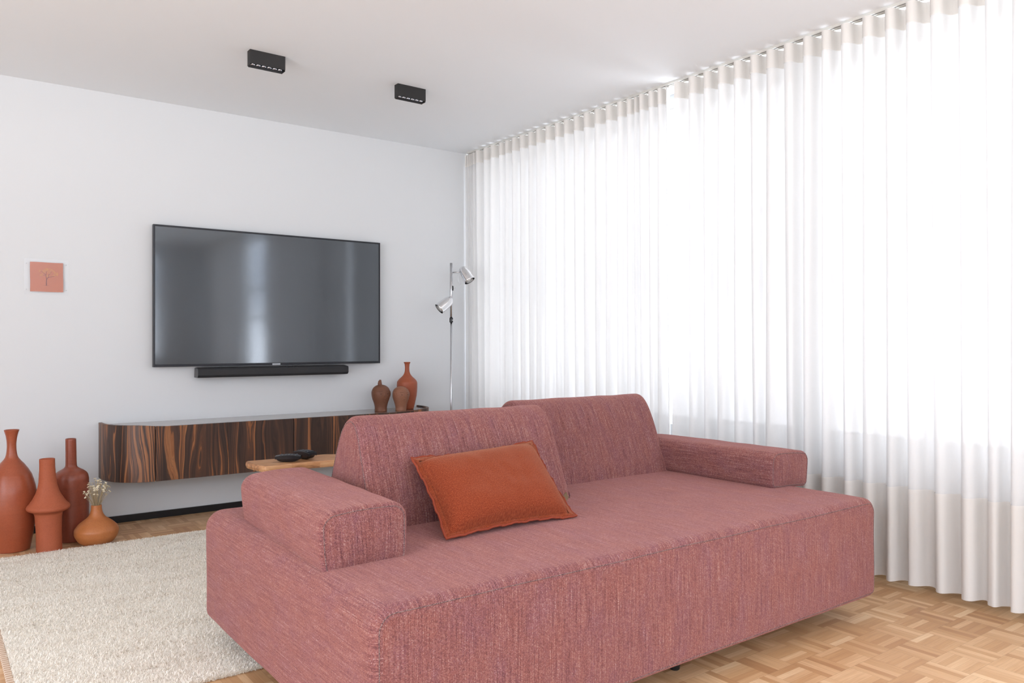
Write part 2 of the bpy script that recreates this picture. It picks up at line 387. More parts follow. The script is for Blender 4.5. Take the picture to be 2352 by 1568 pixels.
# ------------------------------------------------------------------ room shell
def struct(name, mb, mat, parent=None, **k):
    o = mb.build(name, mat, parent, **k)
    if not parent: o['kind'] = 'structure'
    return o
WT = .2
struct('floor', MB().box((LEFT_X - WT, BACK_Y - WT, -.1), (WIN_X + WT, WT, 0)), M_FLOOR)
struct('ceiling', MB().box((LEFT_X - WT, BACK_Y - WT, H), (WIN_X + WT, WT, H + .15)), M_CEIL)
struct('wall_front', MB().box((LEFT_X - WT, 0, 0), (WIN_X + WT, WT, H)), M_WALL)
l0, l1, l2, l3 = LEFT_FILLWIN
struct('wall_left', MB().box((LEFT_X - WT, BACK_Y, 0), (LEFT_X, l0, H)).box((LEFT_X - WT, l1, 0), (LEFT_X, 0, H)).box((LEFT_X - WT, l0, 0), (LEFT_X, l1, l2)).box((LEFT_X - WT, l0, l3), (LEFT_X, l1, H)), M_WALL)
mb = MB(); xa, xb, za, zb = BACK_FILLWIN
mb.box((LEFT_X - WT, BACK_Y - WT, 0), (xa, BACK_Y, H)).box((xb, BACK_Y - WT, 0), (WIN_X + WT, BACK_Y, H))
mb.box((xa, BACK_Y - WT, 0), (xb, BACK_Y, za)).box((xa, BACK_Y - WT, zb), (xb, BACK_Y, H))
struct('wall_back', mb, M_WALL)
mb = MB(); edges_ = [0.0] + [v for o in OPEN for v in (o[1], o[0])] + [BACK_Y]
mb.box((WIN_X, BACK_Y, 0), (WIN_X + WT, 0, SILL)).box((WIN_X, BACK_Y, HEAD), (WIN_X + WT, 0, H))
for i in range(0, len(edges_), 2): mb.box((WIN_X, edges_[i + 1], SILL), (WIN_X + WT, edges_[i], HEAD))
struct('wall_right', mb, M_WALL)
def window(n, axis, a0, a1, z0, z1, d0, d1, nv, bars):
    """axis 'y': along Y at depth X in d0..d1"""
    def bx(m, p0, p1, q0, q1, e=0):
        if axis == 'y': m.box((d0 + e, p0, q0), (d1 - e, p1, q1))
        else: m.box((p0, d0 + e, q0), (p1, d1 - e, q1))
    f = MB(); w = .045
    bx(f, a0, a1, z0, z0 + w); bx(f, a0, a1, z1 - w, z1); bx(f, a0, a0 + w, z0 + w, z1 - w); bx(f, a1 - w, a1, z0 + w, z1 - w)
    for k in range(1, nv): p = a0 + (a1 - a0) * k / nv; bx(f, p - .03, p + .03, z0 + w, z1 - w, .004)
    for zb_ in bars: bx(f, a0 + w, a1 - w, zb_ - .02, zb_ + .02, .008)
    o = struct('window_%d' % n, f, M_WHITEP)
    g = MB(); c_ = (d0 + d1) / 2
    if axis == 'y': g.box((c_ - .003, a0 + w * .5, z0 + w * .5), (c_ + .003, a1 - w * .5, z1 - w * .5))
    else: g.box((a0 + w * .5, c_ - .003, z0 + w * .5), (a1 - w * .5, c_ + .003, z1 - w * .5))
    g.build('pane', M_GLASS, o)
    return o
for i, (y0, y1) in enumerate(OPEN): window(i + 1, 'y', y0, y1, SILL, HEAD, WIN_X + .09, WIN_X + .14, (4, 3, 3)[i], (1.84, 1.43))
window(4, 'x', xa, xb, za, zb, BACK_Y - .14, BACK_Y - .09, 4, (1.84,))  # added behind the camera as fill
window(5, 'y', l0, l1, l2, l3, LEFT_X - .14, LEFT_X - .09, 4, ())  # added out of view on the left as fill
struct('baseboard_front', MB().box((LEFT_X, -.012, 0), (WIN_X, 0, .042)), M_BASEB)
struct('baseboard_left', MB().box((LEFT_X, -2.28, 0), (LEFT_X + .012, -.012, .042)), M_BASEB)
struct('baseboard_right', MB().box((WIN_X - .012, BACK_Y, 0), (WIN_X, -.012, .042)), M_BASEB)

# ------------------------------------------------------------------ curtains
tr = thing('curtain_rail', 'pale aluminium curtain rail fixed along the ceiling above the curtains', 'curtain rail', (0, -3.6, H))
mb = MB(); L0 = 3.55
mb.box((-.022, -L0 - .1, -.013), (-.016, L0, 0)).box((.016, -L0 - .1, -.013), (.022, L0, 0)).box((-.016, -L0 - .1, -.004), (.016, L0, 0))
mb.box((-.003, -L0 - .1, -.013), (.003, L0, -.004))
mb.build('channel', M_RAIL, tr)
MB().box((-.009, -L0 - .1, -.010), (-.006, L0, -.007)).build('groove_shade', M_GREY, tr, label='grey strip standing in for shade in the rail slot')  # solid grey strip drawn as the shade inside the slot

def curtain(label, folds, zt=2.586, zbm=.035, seed=1):
    """folds: Y of each fold crest, going from the corner towards the camera"""
    rnd = random.Random(seed); N = 14
    n = len(folds); cols = []
    for i in range(n - 1):
        p = folds[i] - folds[i + 1]
        for k in range(N): cols.append((i + k / N, folds[i] - p * k / N, p))
    cols.append((n - 1.0, folds[-1], p))
    amps = [rnd.uniform(.9, 1.1) for _ in range(n + 2)]; offs = [rnd.uniform(-1, 1) for _ in range(n + 2)]; offs2 = [rnd.uniform(-1, 1) for _ in range(n + 2)]
    zs = [zbm + (zt - zbm) * j / 54 for j in range(55)]
    hemz, headz = .455, zt - .092
    def pt(ci, z, dx=0.0):
        ph, y, p = cols[ci]; i = int(ph); f = ph - i
        def L(a): return a[i] * (1 - f) + a[min(i + 1, n)] * f
        h = (zt - z) / (zt - zbm)                                    # 0 top, 1 bottom
        A = .040 * min(1, p / .09) * (1 + (L(amps) - 1) * (.3 + 1.5 * h)) * (1 - .12 * h)
        a = 2 * PI * ph
        x = -A * math.cos(a) + .012 * L(offs) * h + .004 * math.sin(a * 2 + 6 * L(offs2)) * h
        yy = y - .0062 * (p / .1) * math.sin(2 * a) * (1 - .5 * h) + .016 * L(offs2) * h * (p / .1) + .004 * math.sin(3.1 * h + 9 * L(offs)) * h
        return (x + dx, yy, z)
    us = [0.0]
    for ci in range(1, len(cols)):
        a_, b_ = pt(ci - 1, zt), pt(ci, zt); us.append(us[-1] + math.hypot(a_[0] - b_[0], a_[1] - b_[1]))
    def sheet(zlist, dx):
        vs = [pt(ci, z, dx) for z in zlist for ci in range(len(cols))]; m = len(cols)
        fs = []; uv = []
        for j in range(len(zlist) - 1):
            for ci in range(m - 1):
                fs.append((j*m+ci, j*m+ci+1, (j+1)*m+ci+1, (j+1)*m+ci))
                uv.append([(us[ci], zlist[j]), (us[ci+1], zlist[j]), (us[ci+1], zlist[j+1]), (us[ci], zlist[j+1])])
        return vs, fs, uv
    root = thing('curtain', label, 'curtain', (0, folds[0], zt), group=None)
    off = Vector((0, -folds[0], -zt))
    def part(nm, zl, dx, mat, lab=None):
        vs, fs, uv = sheet(zl, dx); vs = [tuple(Vector(v) + off) for v in vs]
        mesh(nm, vs, fs, mat, root, True, uv, lab)
    hemv = [zbm - .002] + [z for z in zs if zbm < z < hemz - .01] + [hemz]
    part('cloth', [zbm] + [z for z in zs if zbm < z], 0, M_SHEER)
    part('hem', hemv, -.0025, M_SHEER2, 'doubled cloth at the foot of the curtain')
    part('heading', [headz, headz + .03, headz + .06, zt + .001], -.0025, M_SHEER2, 'stiffened cloth band at the top')
    # runners on the rail
    for i in range(0, n):
        MB().box((-.006, -.004, -.012), (.006, .004, .009)).build('runner', M_WHITEP, root).location = (-.03 * 0, folds[i] - folds[0] + .0, .008)
    return root
FA = [-.012, -.045, -.075, -.105, -.14, -.20, -.316, -.408, -.515, -.586, -.677, -.771, -.873, -.962, -1.067, -1.165, -1.26, -1.361, -1.459, -1.563, -1.667, -1.768, -1.843, -1.894, -1.945, -2.026, -2.092, -2.155]
FB = [-2.225, -2.341, -2.445, -2.543, -2.648, -2.752, -2.849, -2.953, -3.062, -3.159, -3.26, -3.366, -3.472, -3.563, -3.67, -3.785, -3.885] + [-3.885 - .103 * k for k in range(1, 8)]
FC = [-5.45 - .103 * k for k in range(0, 17)]
curtain('off white sheer curtain hanging in the far corner behind the floor lamp', FA, seed=3)
curtain('off white sheer curtain hanging beside the near end of the sofa', FB, seed=5)
curtain('off white sheer curtain nearest the camera, past a bare strip of window', FC, seed=9)

# ------------------------------------------------------------------ upholstered blocks
def rrect(w0, w1, h0, h1, rb, rt, step=.028):
    """closed profile ccw starting bottom middle; rb bottom radius, rt top radius"""
    pts = []
    def arc(cx, cy, r, a0, a1):
        n = max(4, int(r * (a1 - a0) / .012))
        for i in range(n + 1): a = a0 + (a1 - a0) * i / n; pts.append((cx + r * math.cos(a), cy + r * math.sin(a)))
    arc(w1 - rb, h0 + rb, rb, -PI/2, 0); arc(w1 - rt, h1 - rt, rt, 0, PI/2); arc(w0 + rt, h1 - rt, rt, PI/2, PI); arc(w0 + rb, h0 + rb, rb, PI, 1.5*PI)
    out = []
    for i in range(len(pts)):
        a, b = np.array(pts[i]), np.array(pts[(i + 1) % len(pts)]); d = np.linalg.norm(b - a)
        if d < 1e-6: continue
        n = max(1, int(d / step))
        for k in range(n): out.append(tuple(a + (b - a) * k / n))
    return out

def block(name, prof, e0, e1, fn, mat, parent, bev=.014, puff=.012, deform=None, step=.035, streak='ext', capflip=False, seams=(0, 1), label=None):
    """prof closed ccw (a,b); fn(a,b,e)->xyz; caps at e0 and e1; seam tubes along cap edges"""
    P = np.array(prof); n = len(P)
    nx = np.roll(P, -1, 0) - np.roll(P, 1, 0); nrm = np.stack([nx[:, 1], -nx[:, 0]], 1); nrm /= np.linalg.norm(nrm, axis=1)[:, None]
    cen = P.mean(0)
    arc = np.concatenate([[0], np.cumsum(np.linalg.norm(np.roll(P, -1, 0) - P, axis=1))])
    rings = []      # (pts, ext, kind)
    K = 4
    for k in range(K + 1):
        a = PI / 2 * (1 - k / K); rings.append((P - nrm * bev * (1 - math.cos(a)), e0 + bev * (1 - math.sin(a))))
    # reorder so first is cap edge: a=pi/2 -> inset full at e0
    rings = []
    for k in range(K + 1):
        a = PI / 2 * k / K; rings.append((P - nrm * bev * (1 - math.sin(a)), e0 + bev * (1 - math.cos(a))))
    m = max(2, int((e1 - e0 - 2 * bev) / step))
    for k in range(1, m): rings.append((P, e0 + bev + (e1 - e0 - 2 * bev) * k / m))
    for k in range(K, -1, -1):
        a = PI / 2 * k / K; rings.append((P - nrm * bev * (1 - math.sin(a)), e1 - bev * (1 - math.cos(a))))
    D = deform or (lambda v: v)
    vs = []; fs = []; uv = []
    for (Q, e) in rings:
        for q in Q: vs.append(D(fn(q[0], q[1], e)))
    def U(i, j):
        e = rings[j][1]; q = j if j <= K else (len(rings) - 1 - j if j >= len(rings) - 1 - K else K)
        if q < K: s_ = bev * (PI / 2) * (1 - q / K); e = (e0 + bev - s_) if j <= K else (e1 - bev + s_)
        return (arc[i], e) if streak == 'ext' else (e, arc[i])
    for j in range(len(rings) - 1):
        for i in range(n):
            i2 = (i + 1) % n
            fs.append((j*n+i, j*n+i2, (j+1)*n+i2, (j+1)*n+i)); uv.append([U(i, j), U(i+1, j), U(i+1, j+1), U(i, j+1)])
    for side, (ring, e, sg) in enumerate(((rings[0][0], e0, -1), (rings[-1][0], e1, 1))):
        base = (0 if side == 0 else (len(rings) - 1) * n); prev = list(range(base, base + n)); prevQ = ring
        for s in (.93, .84, .72, .56, .38, .18):
            Q = cen + (ring - cen) * s; b = puff * (1 - s ** 3)
            idx = []
            for q in Q: idx.append(len(vs)); vs.append(D(fn(q[0], q[1], e + sg * b)))
            for i in range(n):
                i2 = (i + 1) % n
                f = (prev[i], idx[i], idx[i2], prev[i2]); u_ = [tuple(prevQ[i]), tuple(Q[i]), tuple(Q[i2]), tuple(prevQ[i2])]
                if side: f = f[::-1]; u_ = u_[::-1]
                fs.append(f); uv.append(u_)
            prev, prevQ = idx, Q
        c = len(vs); vs.append(D(fn(cen[0], cen[1], e + sg * puff)))
        for i in range(n):
            i2 = (i + 1) % n; f = (prev[i], c, prev[i2]); u_ = [tuple(prevQ[i]), tuple(cen), tuple(prevQ[i2])]
            if side: f = f[::-1]; u_ = u_[::-1]
            fs.append(f); uv.append(u_)
    o = mesh(name, vs, fs, mat, parent, True, uv, label)
    import bmesh
    bm = bmesh.new(); bm.from_mesh(o.data); bmesh.ops.recalc_face_normals(bm, faces=bm.faces); bm.to_mesh(o.data); bm.free()
    for sd in seams:
        e = (e0 + bev * .05) if sd == 0 else (e1 - bev * .05)
        pts = [D(fn(*(P[i] - nrm[i] * bev * .68), e)) for i in range(n)]
        MB().tube(pts, .0014, 5, closed=True).build('seam', M_SEAM, o, smooth=True, label='greyish stitched seam')
    return o

def ripple(v, a=.0018, s=7.0):
    v = Vector(v); return v + Vector((mnoise.noise(v * s), mnoise.noise(v * s + Vector((9, 3, 1))), mnoise.noise(v * s + Vector((2, 7, 5))))) * a

SX0, SX1, SY0, SY1, SZ0, SZ1 = -2.659, -.452, -3.642, -2.295, .090, .483
sofa = thing('sofa', 'large rose pink upholstered daybed sofa with two loose backrests and low arms', 'sofa', ((SX0 + SX1) / 2, (SY0 + SY1) / 2, 0))
so = Vector(sofa.location)
cxs, cys = so.x, so.y
def seat_def(v):
    x, y, z = v
    if z > .40:
        k = (z - .40) / .078; dx = (x - SX0) / (SX1 - SX0); dy = (y - SY0) / (SY1 - SY0)
        cr = max(0, 4 * dx * (1 - dx)) ** .6 * max(0, 4 * dy * (1 - dy)) ** .5
        z += .008 * cr * k
    return ripple((x, y, z), .0022, 5) - so
prof = rrect(SX0, SX1, SZ0, SZ1, .035, .062)
seat = block('seat', prof, SY0, SY1, lambda a, b, e: (a, e, b), M_SOFA, sofa, .027, .004, seat_def)

def arm(cx, cy, z0, w, h, l, tilt, yaw):
    prof = rrect(-w/2, w/2, 0, h, .022, .042, .02)
    R_ = Matrix.Rotation(math.radians(yaw), 4, 'Z') @ Matrix.Rotation(math.radians(tilt), 4, 'Y')
    T = Matrix.Translation(Vector((cx, cy, z0)) - so) @ R_
    def D(v):
        x, y, z = v
        if z > h * .5: z += .009 * max(0, 1 - (2*x/w)**2) * (z / h)
        x *= 1 + .07 * z / h
        x += .004 * math.copysign(1, x) * max(0, 1 - (2*z/h - 1)**2) * min(1, abs(2*x/w))
        return T @ ripple((x, y, z), .0022, 9)
    return block('armrest', prof, -l/2, l/2, lambda a, b, e: (a, e, b), M_SOFA, sofa, .016, .010, D, .03)
arm(-2.480, -2.904, .468, .246, .170, .765, -2.5, -2.4)
arm(-.518, -2.902, .475, .262, .152, .78, 3.2, 1.2)

BP = [(.006, .0), (.0, .012), (.008, .05), (.032, .11), (.058, .18), (.083, .25), (.108, .305), (.140, .345), (.178, .361), (.215, .352), (.250, .322), (.280, .265), (.310, .19), (.345, .105), (.385, .025), (.388, .0), (.3, -.002), (.2, -.002), (.1, -.002)]
def back(x0, x1, yf, z0, yaw):
    P = spline(BP, 3, True)[::-1]
    # ccw in (a=y, b=z): check sign
    A = sum(P[i][0] * P[(i+1) % len(P)][1] - P[(i+1) % len(P)][0] * P[i][1] for i in range(len(P)))
    if A < 0: P = P[::-1]
    T = Matrix.Translation(Vector(((x0 + x1) / 2, yf, z0)) - so) @ Matrix.Rotation(math.radians(yaw), 4, 'Z')
    hw = (x1 - x0) / 2
    def D(v):
        x, y, z = v
        q = max(0, 1 - (x / hw) ** 2)
        y -= .012 * q * max(0, 1 - abs(z - .15) / .2) * (1 if y < .19 else -1)
        # ends lean in a little towards the top
        x *= 1 - .02 * max(0, z) / .36
        return T @ ripple((x, y, z), .0028, 8)
    return block('backrest', P, -hw, hw, lambda a, b, e: (e, a, b), M_SOFA, sofa, .026, .008, D, .03, streak='arc')
back(-2.325, -1.458, -2.972, .484, 2.0)
back(-1.475, -.635, -2.725, .484, 1.0)
for (lx, ly, lz) in ((-2.50, -3.47, 0), (-1.46, -3.487, 0), (-.62, -3.45, 0), (-2.50, -2.42, .012), (-1.55, -2.42, .012), (-.62, -2.42, 0)):
    MB().lathe([(.014, lz), (.017, lz + .004), (.024, .098)], 20).build('leg', M_BLACK, sofa, smooth=True).location = (lx - so.x, ly - so.y, 0)

# ------------------------------------------------------------------ cushion
def cushion():
    BL, BR, TL, TR = Vector((-2.185, -3.222, .506)), Vector((-1.697, -3.219, .506)), Vector((-2.150, -2.970, .698)), Vector((-1.665, -2.960, .716))
    root = thing('cushion', 'rust orange woven lumbar cushion leaning on the near backrest', 'cushion', (BL + BR) / 2)
    o = Vector(root.location); N, Mv = 44, 30
    nv = (BR - BL).cross(TL - BL).normalized()          # points to the camera side/up
    if nv.y > 0: nv = -nv
    W_, H_ = (BR - BL).length, (TL - BL).length
    def P(u, v, side):
        a, b = 2 * u - 1, 2 * v - 1
        # edges pulled in at the middle, pointed corners
        uu = .5 + a / 2 * (1 - .035 * (1 - b * b)); vv = .5 + b / 2 * (1 - .085 * (1 - a * a))
        p = (BL * (1 - uu) + BR * uu) * (1 - vv) + (TL * (1 - uu) + TR * uu) * vv
        t = max(0, (1 - a ** 4)) ** .5 * max(0, (1 - b ** 4)) ** .5
        t *= .82 + .18 * (1 - a * a * b * b)
        th = (.078 if side > 0 else .036) * t
        q = p + nv * th * side
        w = mnoise.noise(Vector((u * 5, v * 4, side * 3))) * .004 + mnoise.noise(Vector((u * 14, v * 9, 4))) * .0018
        sag = Vector((0, 0, -.006)) * (1 - v) * t
        return q + nv * w * t + sag - o
    vs = []; fs = []; uv = []
    for side in (1, -1):
        b = len(vs)
        for j in range(Mv + 1):
            for i in range(N + 1): vs.append(P(i / N, j / Mv, side))
        for j in range(Mv):
            for i in range(N):
                q = [(i, j), (i + 1, j), (i + 1, j + 1), (i, j + 1)]
                if side < 0: q = q[::-1]
                fs.append(tuple(b + jj * (N + 1) + ii for ii, jj in q)); uv.append([(ii / N * W_, jj / Mv * H_) for ii, jj in q])
    mesh('cover', vs, fs, M_CUSH, root, True, uv)
    # flange and piped rim
    per = [(i / N, 0) for i in range(N)] + [(1, j / Mv) for j in range(Mv)] + [(1 - i / N, 1) for i in range(N)] + [(0, 1 - j / Mv) for j in range(Mv)]
    c = P(.5, .5, 1) * .5 + P(.5, .5, -1) * .5
    inn = []; out = []
    for k, (u, v) in enumerate(per):
        p = P(u, v, 1); d = (p - c); d = d - nv * d.dot(nv); a, b = 2*u-1, 2*v-1
        dirv = (BR - BL).normalized() * (a ** 5) + (TL - BL).normalized() * (b ** 5)
        if dirv.length > 0: dirv.normalize()
        wv = nv * (.003 * math.sin(k * .9) + .002 * math.sin(k * 2.3))
        lo = dirv * (.017 + .010 * (abs(a * b) ** 6))
        if v == 0: wv = wv + Vector((0, 0, .004))
        inn.append(p); out.append(p + lo + wv)
    n = len(per); vs = []; 
    for k in range(n): vs += [inn[k] + nv * .003, out[k] + nv * .002, out[k] - nv * .002, inn[k] - nv * .003]
    fs = []; uv = []
    for k in range(n):
        k2 = (k + 1) % n
        for s in range(3):
            fs.append((k*4+s, k*4+s+1, k2*4+s+1, k2*4+s)); uv.append([(k*.012, s*.014), (k*.012, s*.014+.014), (k*.012+.012, s*.014+.014), (k*.012+.012, s*.014)])
    mesh('flange', vs, fs, M_CUSH, root, True, uv)
    MB().tube(out, .0042, 6, closed=True).build('piping', M_PIPE, root, smooth=True)
    # little brand tab of plain cloth at the right edge
    p = Vector((-1.668, -3.16, .545)) - o
    Mx = Matrix.Translation(p) @ Matrix.Rotation(-.5, 4, 'Y') @ Matrix.Rotation(.3, 4, 'Z')
    MB().box((-.004, -.002, -.012), (.024, .002, .012), Mx).build('cloth_tab', M_TAB, root, bevel=.001, label='small olive brown cloth tab')
M_PIPE = plain('rust cord', (.24, .036, .012), .9, .45, 500)
M_TAB = plain('olive cloth', (.16, .10, .05), .8)
cushion()

# ------------------------------------------------------------------ media console
CX0, CX1, CD, CZ0, CZ1 = -2.640, -.435, .35, .285, .616
con = thing('wall_console', 'long rosewood console mounted on the wall with rounded ends', 'console', ((CX0 + CX1) / 2, 0, CZ0))
co = Vector(con.location)
def plan(x0, x1, d, rx, inset=0.0):
    """plan outline from the wall on the left round the front to the wall on the right"""
    pts = []; n = 22
    for i in range(n + 1):                      # left end, superellipse quarter
        a = PI / 2 * i / n; pts.append((x0 + rx - (rx) * max(0, math.cos(a)) ** .75, -(d) * max(0, math.sin(a)) ** .80))
    for k in range(1, 30): pts.append((x0 + rx + (x1 - x0 - 2 * rx) * k / 30, -d))
    for i in range(n, -1, -1):
        a = PI / 2 * i / n; pts.append((x1 - rx + (rx) * max(0, math.cos(a)) ** .75, -(d) * max(0, math.sin(a)) ** .80))
    return pts
out_ = plan(CX0, CX1, CD, .30)
inn_ = plan(CX0 + .018, CX1 - .018, CD - .018, .285)
def slab(pts, z0, z1, name, mat, closewall=True):
    n = len(pts); vs = [(p[0], p[1], z0) for p in pts] + [(p[0], p[1], z1) for p in pts]; vs = [Vector(v) - co for v in vs]
    fs = [(i, i + 1, n + i + 1, n + i) for i in range(n - 1)] + [(n - 1, 0, n, 2 * n - 1)] + [tuple(range(n - 1, -1, -1)), tuple(range(n, 2 * n))]
    return mesh(name, vs, fs, mat, con, False)
slab(inn_, CZ0 + .004, CZ1 - .030, 'body', M_BLACK)
slab(inn_, CZ1 - .030, CZ1 - .012, 'top', M_ROSETOP)
# veneered outer skin, cut into panels with shadow gaps
L = [0.0]
for i in range(1, len(out_)): L.append(L[-1] + math.dist(out_[i], out_[i-1]))
def at(s):
    for i in range(1, len(L)):
        if s <= L[i] + 1e-9:
            f = (s - L[i-1]) / (L[i] - L[i-1]); a, b = out_[i-1], out_[i]; c, d = inn_[i-1], inn_[i]
            return (a[0]+(b[0]-a[0])*f, a[1]+(b[1]-a[1])*f), (c[0]+(d[0]-c[0])*f, c[1]+(d[1]-c[1])*f)
    return out_[-1], inn_[-1]
def s_of_x(x):
    best = min(range(len(out_)), key=lambda i: abs(out_[i][0] - x) + (0 if abs(out_[i][1] + CD) < .004 else 9))
    return L[best] + (x - out_[best][0])
gaps = [s_of_x(x) for x in (-2.398, -1.981, -1.562, -1.145, -.80)]
cuts = [0.0] + gaps + [L[-1]]
gw = [0, .0045, .0012, .0045, .0012, .0045, 0]
def panel(name, s0, s1, z0, z1, mat, off=0.0, prof=None):
    m = max(3, int((s1 - s0) / .02)); vs = []; 
    for k in range(m + 1):
        s = s0 + (s1 - s0) * k / m; o_, i_ = at(s); zt_ = prof(s) if prof else z1
        vs += [Vector((o_[0], o_[1], z0)) - co, Vector((o_[0], o_[1], zt_)) - co, Vector((i_[0], i_[1], zt_)) - co, Vector((i_[0], i_[1], z0)) - co]
    fs = []; uv = []
    for k in range(m):
        a = k * 4; b = a + 4; u0 = s0 + (s1 - s0) * k / m + off; u1 = s0 + (s1 - s0) * (k + 1) / m + off
        for (p, q, vz0, vz1) in ((0, 1, z0, z1), (1, 2, z1, z1 + .01), (2, 3, z1, z0), (3, 0, z0, z0 + .01)):
            fs.append((a + p, b + p, b + q, a + q)); uv.append([(u0, vz0), (u1, vz0), (u1, vz1), (u0, vz1)])
    fs.append((0, 1, 2, 3)); uv.append([(s0+off, z0)] * 4); fs.append((m*4+3, m*4+2, m*4+1, m*4)); uv.append([(s1+off, z0)] * 4)
    o = mesh(name, vs, fs, mat, con, False, uv)
    bm_fix(o); return o
def bm_fix(o):
    import bmesh
    bm = bmesh.new(); bm.from_mesh(o.data); bmesh.ops.recalc_face_normals(bm, faces=bm.faces); bm.to_mesh(o.data); bm.free()
    sm = o.modifiers.new('b', 'BEVEL'); sm.width = .001; sm.segments = 1; sm.limit_method = 'ANGLE'; sm.angle_limit = .9
SEND = L[22]
def rise(s):        # rim stands up round both ends and dies into the flush front edge
    e = min(s, L[-1] - s); k = max(0, min(1, (1.05 * SEND - e) / (.4 * SEND)))
    return CZ1 - .012 + .012 * (k * k * (3 - 2 * k))
nm = ['end_panel', 'door', 'door', 'door', 'door', 'end_panel']
for k in range(6):
    panel(nm[k], cuts[k] + gw[k] / 2, cuts[k + 1] - gw[k + 1] / 2, CZ0, CZ1, M_ROSE, prof=rise)

# ------------------------------------------------------------------ television and soundbar
tvx0, tvx1, tvz0, tvz1 = -2.347, -.793, .944, 1.828
tv = thing('television', 'large flat black television mounted on the white wall above the console', 'television', ((tvx0 + tvx1) / 2, 0, tvz0))
to = Vector(tv.location)
def T(a): return tuple(Vector(a) - to)
b = .011
m = MB(); m.box(T((tvx0, -.062, tvz0)), T((tvx0 + b, -.03, tvz1))).box(T((tvx1 - b, -.062, tvz0)), T((tvx1, -.03, tvz1)))
m.box(T((tvx0 + b, -.062, tvz1 - b)), T((tvx1 - b, -.03, tvz1))).box(T((tvx0 + b, -.062, tvz0)), T((tvx1 - b, -.03, tvz0 + .016)))
m.build('bezel', plain('dark bezel', (.022, .023, .028), .35, Metallic=.4), tv, bevel=.0015)
MB().box(T((tvx0 + b, -.058, tvz0 + .016)), T((tvx1 - b, -.05, tvz1 - b))).build('screen', M_SCREEN, tv)
MB().box(T((tvx0 + .006, -.05, tvz0 + .006)), T((tvx1 - .006, -.030, tvz1 - .006))).build('rear_cover', M_BLACKG, tv)
MB().box(T((-1.75, -.03, 1.2)), T((-1.35, -.001, 1.55))).build('wall_bracket', M_BLACK, tv)
MB().box(T((-1.600, -.0635, tvz0 + .001)), T((-1.545, -.062, tvz0 + .012))).build('badge', plain('silver badge', (.42, .44, .47), .4), tv, label='tiny silver badge under the screen')
sb = thing('soundbar', 'slim black soundbar fixed to the wall under the television', 'soundbar', (-1.585, 0, .872))
prof = [(-.030, .0), (-.038, .062), (-.055, .066), (-.118, .058), (-.124, .050), (-.124, .016), (-.112, .002), (-.095, 0)]
def sbar(x0, x1, sc, nm_, mat, lab=None):
    n = len(prof); cy, cz = -.08, .032; vs = []
    for x in (x0, x1):
        for (y, z) in prof: vs.append((x + 1.585 * 0, cy + (y - cy) * sc, cz + (z - cz) * sc))
    fs = [(i, (i+1) % n, n + (i+1) % n, n + i) for i in range(n)] + [tuple(range(n - 1, -1, -1)), tuple(range(n, 2*n))]
    o = mesh(nm_, vs, fs, mat, sb, False, label=lab); bm_fix(o); return o
M_GRILLE = plain('charcoal speaker cloth', (.018, .018, .020), .7, .35, 900)
sbar(-.505, .505, 1.0, 'grille', M_GRILLE)
sbar(-.512, -.505, .98, 'end_cap', M_BLACKG); sbar(.505, .512, .98, 'end_cap', M_BLACKG)
for x in (-.36, .08, .13, .36): MB().lathe([(.008, .0), (.008, .006), (.004, .0065)], 14).build('button', M_BLACKG, sb, smooth=False).location = (x, -.075, .0615)
MB().box((-.35, -.032, .01), (-.31, 0, .055)).build('bracket', M_BLACK, sb); MB().box((.31, -.032, .01), (.35, 0, .055)).build('bracket', M_BLACK, sb)

# ------------------------------------------------------------------ picture
pc = thing('framed_print', 'small clear acrylic frame holding a terracotta card with a yellow tree', 'picture', (-2.912, 0, 1.372))
MB().box((-.112, -.0175, 0), (.112, -.0150, .206)).build('acrylic_sheet', M_ACRYL, pc, bevel=.0008)
t = NT('terracotta card'); f = t.noise(t.obj(), 40, 4)
M_CARD = t.done(t.prin(t.mix(f, (.44, .140, .075), (.50, .170, .095)), .7))
vs = []; fs = []; n = 12                                    # card, slightly wavy paper of real thickness
for s_y in (-.0130, -.0122):
    for j in range(n + 1):
        for i in range(n + 1):
            x = -.082 + .166 * i / n; z = .018 + .170 * j / n
            cur = .0012 * max(0, 1 - (i / 4) - (j / 4)) + .0015 * max(0, (i - 9) / 3 - j / 4)
            vs.append((x + .0008 * math.sin(j * .5) * (i == 0 or i == n), s_y - cur * .6, z + .0005 * math.sin(i * .6) * (j == 0 or j == n)))
q = (n + 1) ** 2
for b_, fl in ((0, 0), (q, 1)):
    for j in range(n):
        for i in range(n):
            f_ = (b_ + j*(n+1)+i, b_ + j*(n+1)+i+1, b_ + (j+1)*(n+1)+i+1, b_ + (j+1)*(n+1)+i); fs.append(f_[::-1] if fl else f_)
card = mesh('card', vs, fs, M_CARD, pc, True)
def strip(pts, w, y):
    vs = []; fs = []
    for i, p in enumerate(pts):
        a = pts[max(0, i-1)]; b = pts[min(len(pts)-1, i+1)]; d = Vector((b[0]-a[0], b[1]-a[1])); d.normalize(); nx_, nz_ = -d.y, d.x
        ww = w[i]; vs += [(p[0] + nx_*ww, y, p[1] + nz_*ww), (p[0] - nx_*ww, y, p[1] - nz_*ww)]
        if i: k = 2*i; fs.append((k-2, k-1, k+1, k))
    return vs, fs
mb = MB()
def P2(px, py): return ((px - 605) / 930 * .166 - .082, .188 - (py - 365) / 875 * .170)
